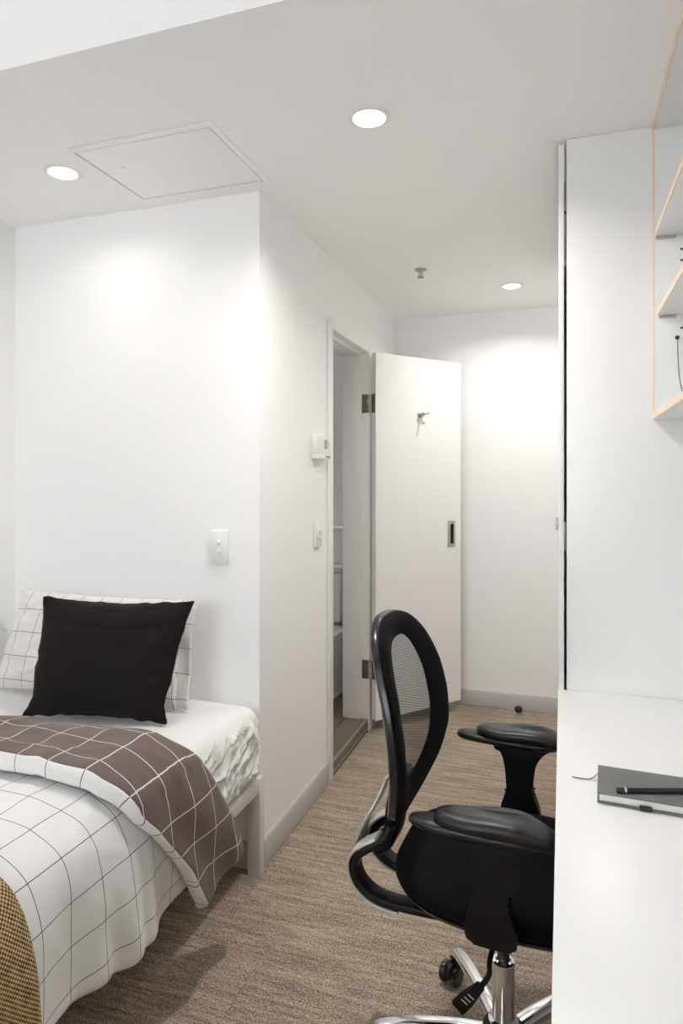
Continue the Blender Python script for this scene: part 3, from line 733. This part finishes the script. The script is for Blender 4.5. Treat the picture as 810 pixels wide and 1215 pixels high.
def place(o, base, lean, yaw, roll, h):
    """stand the pillow on its bottom edge at base, leaning back by lean (from vertical)"""
    M = Matrix.Translation(base) @ Matrix.Rotation(yaw, 4, 'Z') @ Matrix.Rotation(PI / 2 - lean, 4, 'X') @ Matrix.Rotation(roll, 4, 'Z') @ Matrix.Translation((0, h / 2, 0))
    o.matrix_world = M
def soft(name, label, cat, w, h, T, mat, base, lean, yaw, roll, seed, part, group=None, **kw):
    o = bpy.data.objects.new(name, None); COL.objects.link(o); o.empty_display_size = .05; tag(o, label, cat, group)
    place(o, base, lean, yaw, roll, h); OFF[o.name] = Vector((0, 0, 0))
    me, rim = pillow_mesh(part, w, h, T, seed, **kw); p = link_mesh(part, me, mat, o, angle=80)
    return o, p, rim
R = math.radians
o, p, rim = soft('pillow', 'white check pillow standing against the wall behind the black cushion', 'pillow', .755, .363, .052, 'grid_p', Vector((-1.600, 1.905, .598)), R(19), R(0), R(0), 12, 'pillowcase', pinch=.05, wr=.012, key=.05)
def flap(i, j):
    a = i / 11; b = j / 20 * 2 - 1
    return Vector((.350 + .062 * a - .012 * (1 - b * b) - .018 * b, b * .172 - .004, -.012 + .010 * nz(b * 3, a, 2) + .006 * math.sin(b * 5) * a)), (1.037 + .35 + .070 * a, b * .178 + 1.04)
me = grid_mesh('case_flap', 12, 21, flap); fo = link_mesh('case_flap', me, 'grid_p', o, angle=80)
s_ = fo.modifiers.new('thickness', 'SOLIDIFY'); s_.thickness = .006
o, p, rim = soft('cushion', 'square black linen cushion propped against the check pillows', 'cushion', .505, .385, .064, 'blackfab', Vector((-1.405, 1.742, .602)), R(25), R(12), R(-.5), 5, 'cushion_cover', None, pinch=.08, wr=.006, sag=.12, key=-.05, notch=.07, crs=.007)
bm = bmesh.new(); pts = rim; n = len(pts); rings = []
for i, q in enumerate(pts):
    tdir = (pts[(i + 1) % n] - pts[i - 1]).normalized(); sd_ = tdir.cross(Vector((0, 0, 1))).normalized(); rings.append([q + sd_ * (.0045 * math.cos(2 * PI * k / 8)) + Vector((0, 0, 1)) * (.0045 * math.sin(2 * PI * k / 8)) for k in range(8)])
rings.append(rings[0]); loft(bm, rings, False, False); bmesh.ops.remove_doubles(bm, verts=bm.verts, dist=1e-6); fin('piping', bm, 'piping', p)

# ------------------------------------------------------------------ office chair (local: x forward, y left, z up)
ch = thing('office_chair', 'black mesh-back office chair with armrests and chrome star base', 'office chair', (-.127, 1.548, 0), math.radians(-3))
# five star base
lathe_b = bmesh.new(); lathe(lathe_b, [(.030, .070), (.046, .074), (.048, .10), (.046, .118), (.034, .124), (.0285, .125)], n=36); fin('base_hub', lathe_b, 'blackpl', ch)
legb = bmesh.new()
path = catmull([(.040, 0, .098), (.12, 0, .104), (.22, 0, .100), (.280, 0, .088), (.306, 0, .068)], 8)
sweep(legb, path, rrect(.040, .030, .013, 5), (0, 0, 1), [(lerp(1.05, .78, i / (len(path) - 1)), lerp(1.1, .8, i / (len(path) - 1))) for i in range(len(path))])
leg0 = None; cast0 = None
def caster_parts(par, loc, rz):
    o = bpy.data.objects.new('caster', par['m'][0]); return o
cm = bmesh.new()
hood = [(.030 * math.cos(R(a)), .030 * math.sin(R(a)) + .029) for a in range(-10, 200, 15)]
prism(cm, hood, lambda a, b, d: (a - .018, d, b), -.009, .009, .002); lathe(cm, [(.006, .050), (.006, .068)], (0, 0, 0), 10)
wm = bmesh.new()
for s in (-1, 1): lathe(wm, [(.012, s * .0105), (.0245, s * .0105), (.0265, s * .014), (.0265, s * .022), (.023, s * .026), (.010, s * .027)], (-.018, 0, .0272), 24, 'Y')
cm_me = bpy.data.meshes.new('caster'); wm_me = bpy.data.meshes.new('wheel_pair')
for b_, m_ in ((cm, cm_me), (wm, wm_me)):
    bmesh.ops.recalc_face_normals(b_, faces=b_.faces); b_.to_mesh(m_); b_.free(); m_.polygons.foreach_set('use_smooth', [True] * len(m_.polygons)); m_.set_sharp_from_angle(angle=R(40))
cm_me.materials.append(MAT['blackpl']); wm_me.materials.append(MAT['shell'])
for k in range(5):
    a = R(195 - 72 * k)
    if leg0 is None: leg0 = fin('base_leg', legb, 'chrome', ch); o = leg0
    else: o = leg0.copy(); COL.objects.link(o); o.parent = ch
    o.rotation_euler.z = a
    c = bpy.data.objects.new('caster', cm_me); COL.objects.link(c); c.parent = ch; c.location = (.302 * math.cos(a), .302 * math.sin(a), 0); c.rotation_euler.z = a + (.5, -.9, .4, -.5, .7)[k]
    w_ = bpy.data.objects.new('wheel_pair', wm_me); COL.objects.link(w_); w_.parent = c
# gas lift
bm = bmesh.new(); lathe(bm, [(.0255, .1255), (.0255, .262), (.0245, .266), (.018, .267), (.0175, .262)], n=36); fin('gas_column', bm, 'chrome', ch)
bm = bmesh.new(); lathe(bm, [(.0285, .1255), (.034, .128), (.034, .134), (.0262, .139)], n=36); fin('column_collar', bm, 'chrome', ch)
bm = bmesh.new(); lathe(bm, [(.0135, .2675), (.0135, .362)], n=24); fin('piston', bm, 'piston', ch)
# mechanism under the seat
bm = bmesh.new(); box(bm, -.11, .12, -.075, .075, .362, .428, .018, 3); [sweep(bm, catmull([(.01, q * .05, .405), (.01, q * .14, .418), (.01, q * .20, .450), (.01, q * .242, .486)], 5), rrect(.075, .012, .005, 3), (0, 0, 1)) for q in (-1, 1)]; fin('tilt_mechanism', bm, 'blackpl', ch)
bm = bmesh.new(); sweep(bm, catmull([(.00, -.07, .398), (.0, -.15, .40), (-.002, -.19, .39), (.0, -.205, .378), (-.010, -.206, .358), (-.020, -.206, .346)], 6), circ(.0055, 10), (1, 0, 0)); lv = fin('lever', bm, 'blackpl', ch)
bm = bmesh.new(); pth = catmull([(-.016, -.206, .351), (-.035, -.206, .328), (-.054, -.207, .305), (-.062, -.207, .295)], 4)
sweep(bm, pth, rrect(.030, .013, .005, 3), (0, 1, 0), [lerp(.6, 1.05, min(1, i / 6)) for i in range(len(pth))]); hd = fin('lever_handle', bm, 'blackpl', lv)
bm = bmesh.new()
for a_, b_, c_ in ((0, -.008, .012), (.010, -.006, .010), (.019, -.009, .013)):
    base = Vector((-.035, -.2135, .328)) + Vector((-.026, 0, -.028)).normalized() * a_
    sweep(bm, [base + Vector((.006, 0, -.004)) * s for s in (-1, -.3, .4, 1)], rrect(.0022, .0008, .0003, 1), (0, 1, 0))
fin('embossed_arrows', bm, 'print', hd)
# seat
def seat_ring(k, z, n=64, dz=1.0):
    out = []
    for i in range(n):
        a = 2 * PI * i / n; c, s = math.cos(a), math.sin(a)
        x = (.245 * math.copysign(abs(c) ** .62, c)) + .01; hw = .222 if x > -.02 else .222 - .026 * ((-.02 - x) / .22)
        y = hw * math.copysign(abs(s) ** .62, s)
        x = .01 + (x - .01) * k; y *= k
        zz = z - dz * .038 * sm(.12, .26, x) + dz * .012 * sm(-.10, -.24, x) + dz * .010 * abs(y / .24) ** 2
        out.append(Vector((x, y, zz)))
    return out
bm = bmesh.new(); loft(bm, [seat_ring(.93, .458), seat_ring(.985, .461), seat_ring(1.0, .470), seat_ring(.995, .484), seat_ring(.97, .497), seat_ring(.92, .506), seat_ring(.82, .511), seat_ring(.6, .509), seat_ring(.35, .506), seat_ring(.1, .505)]); fin('seat', bm, 'seatfab', ch, angle=80)
bm = bmesh.new(); loft(bm, [seat_ring(.55, .4295, dz=.3), seat_ring(.80, .432, dz=.6), seat_ring(.93, .442, dz=1), seat_ring(.975, .4545), seat_ring(.93, .4575)]); fin('seat_pan', bm, 'blackpl', ch, angle=80)
# armrests
for s in (-1, 1):
    ya = s * .245
    prof_ = catmull([(-.078, 0, .672), (-.045, 0, .655), (-.030, 0, .62), (-.024, 0, .56), (-.028, 0, .54), (-.038, 0, .505), (-.036, 0, .480), (-.022, 0, .468), (.048, 0, .468), (.060, 0, .480), (.058, 0, .505), (.046, 0, .54), (.042, 0, .56), (.050, 0, .62), (.072, 0, .655), (.105, 0, .672)], 5)
    bm = bmesh.new(); prism(bm, [(p_.x, p_.z) for p_ in prof_], lambda a, b, d: (a, d, b), ya - .017, ya + .017, .006, 3); post = fin('arm_post', bm, 'blackpl', ch)
    def pad_ring(x0, x1, hw, z, bend=0, n=48):
        out = []
        for i in range(n):
            a = 2 * PI * i / n; c, q = math.cos(a), math.sin(a); u = math.copysign(abs(c) ** .72, c)
            x = (x0 + x1) / 2 + (x1 - x0) / 2 * u; w = hw * (1 + .14 * u)
            zz = z - bend * .020 * sm(.05, .14, x) + bend * .006 * sm(-.05, .03, x)
            out.append(Vector((x, ya - s * .004 + w * math.copysign(abs(q) ** .8, q), zz)))
        return out
    bm = bmesh.new(); loft(bm, [pad_ring(-.148, .11, .030, .6685), pad_ring(-.155, .118, .036, .674), pad_ring(-.155, .118, .036, .681), pad_ring(-.150, .113, .031, .686)]); fin('arm_base', bm, 'blackpad', ch, angle=80)
    bm = bmesh.new(); loft(bm, [pad_ring(-.092, .124, .036, .682, 1), pad_ring(-.102, .134, .044, .687, 1), pad_ring(-.104, .137, .046, .695, 1), pad_ring(-.101, .133, .043, .703, 1), pad_ring(-.092, .124, .035, .708, 1), pad_ring(-.06, .09, .018, .710, 1)]); fin('arm_pad', bm, 'blackpad', ch, angle=80)
# backrest
def bx_(w, z):
    xc = interp([(.52, -.238), (.58, -.228), (.65, -.212), (.72, -.205), (.80, -.210), (.88, -.224), (.96, -.246), (1.05, -.275)], z)
    return xc + .55 * w * w
def egg(th, w, zt, zb, zm):
    c, s_ = math.cos(th), math.sin(th)
    if s_ >= 0: return (w * math.copysign(abs(c) ** .74, c), zm + (zt - zm) * s_ ** .86)
    return (w * math.copysign(abs(c) ** .84, c) * (1 - .10 * abs(s_) ** 2), zm - (zm - zb) * abs(s_) ** .92)
NB = 96
outer = [egg(2 * PI * i / NB, .222, 1.035, .575, .765) for i in range(NB)]
inner = [egg(2 * PI * i / NB, .128, .983, .668, .79) for i in range(NB)]
def bk(w, z, off=0): return Vector((bx_(w, z) + off, w, z))
bm = bmesh.new()
def blend(k): return [(lerp(a[0], b[0], k), lerp(a[1], b[1], k)) for a, b in zip(outer, inner)]
seq = [(0.0, -.004), (.0, .004), (.06, .009), (.2, .012), (.5, .011), (.8, .006), (1.0, .001), (1.0, -.003), (.6, -.004), (.2, -.004)]
rings = [[bk(w, z, o) for w, z in blend(k)] for k, o in seq] + [[bk(w, z, seq[0][1]) for w, z in blend(0)]]
loft(bm, rings, False, False); bmesh.ops.remove_doubles(bm, verts=bm.verts, dist=1e-6); bko = fin('back_border', bm, 'border', ch, angle=70)
KR = [0, .12, .25, .4, .55, .7, .85, .96, 1.03]
def mfn(i, j):
    k = KR[i]; a, b = inner[j % NB]; cx, cz = 0, .81
    w, z = a * k, cz + (b - cz) * k
    return bk(w, z, -.0005), (w + 1, z)
me = grid_mesh('back_mesh', len(KR), NB + 1, mfn); link_mesh('back_mesh', me, 'mesh', ch, angle=80)
bm = bmesh.new(); seq = [(0.0, -.0045), (-.035, -.006), (-.045, -.014), (-.03, -.022), (.10, -.026), (.26, -.020), (.30, -.0052)]
rings = [[bk(w, z, o) for w, z in blend(k)] for k, o in seq] + [[bk(w, z, seq[0][1]) for w, z in blend(0)]]
loft(bm, rings, False, False); bmesh.ops.remove_doubles(bm, verts=bm.verts, dist=1e-6); fin('back_frame', bm, 'shell', ch, angle=50)
bm = bmesh.new(); pth = catmull([(-.236, 0, .665), (-.246, 0, .62), (-.254, 0, .575), (-.256, 0, .535), (-.268, 0, .50), (-.292, 0, .478)], 7)
sweep(bm, pth, rrect(.10, .034, .014, 4), (-1, 0, 0), [(lerp(.75, 1.0, i / (len(pth) - 1)), 1) for i in range(len(pth))]); fin('back_stem', bm, 'blackpl', ch, angle=60)
for s in (-1, 1):
    yy = s * .072
    pin = catmull([(-.246, yy * .7, .555), (-.268, yy * .85, .520), (-.300, yy, .502), (-.326, yy, .478), (-.330, yy, .448), (-.312, yy, .415), (-.27, yy, .392), (-.20, yy, .388), (-.105, yy, .392)], 7)
    bm = bmesh.new(); sweep(bm, pin, rrect(.050, .020, .006, 3), (0, 0, 1) if False else (0, 0, 1)); 
    bm.free(); bm = bmesh.new()
    def band(bm, pts, w, th, off):
        rings = []
        for i, p_ in enumerate(pts):
            t_ = (pts[min(i + 1, len(pts) - 1)] - pts[max(i - 1, 0)]); t_.y = 0; t_.normalize(); n_ = Vector((t_.z, 0, -t_.x))
            if n_.dot(p_ - Vector((-.22, p_.y, .46))) < 0: n_ = -n_
            rings.append([p_ + Vector((0, a, 0)) + n_ * (b + off) for a, b in rrect(w, th, min(w, th) * .35, 3)])
        loft(bm, rings)
    band(bm, pin, .046, .018, 0); sp_ = fin('back_support', bm, 'blackpl', ch, angle=60)
    bm = bmesh.new(); band(bm, pin[8:48], .048, .006, .0125); fin('silver_cladding', bm, 'silver', sp_, angle=60)
bm = bmesh.new(); pc_ = catmull([(-.272, 0, .640), (-.288, 0, .60), (-.306, 0, .565), (-.326, 0, .53), (-.341, 0, .49), (-.345, 0, .465)], 7)
# silver back plate with two oval slots
plr = [lerp(.30, 1.0, sm(0, .45, i / (len(pc_) - 1))) for i in range(len(pc_))]
NC = 16
def plate(i, j): 
    p_ = pc_[i]; v = (j / NC * 2 - 1) * .046 * plr[i]; return Vector((p_.x + 1.4 * v * v, v, p_.z)), (0, 0)
me = grid_mesh('back_plate', len(pc_), NC + 1, plate); bm = bmesh.new(); bm.from_mesh(me); bm.faces.ensure_lookup_table()
kill = [f for f in bm.faces if 12 <= f.index // NC <= 20 and f.index % NC in (12, 13, 2, 3)]
bmesh.ops.delete(bm, geom=kill, context='FACES'); bm.to_mesh(me); bm.free(); po = link_mesh('back_plate', me, 'silver', ch, angle=70)
s_ = po.modifiers.new('thickness', 'SOLIDIFY'); s_.thickness = .006
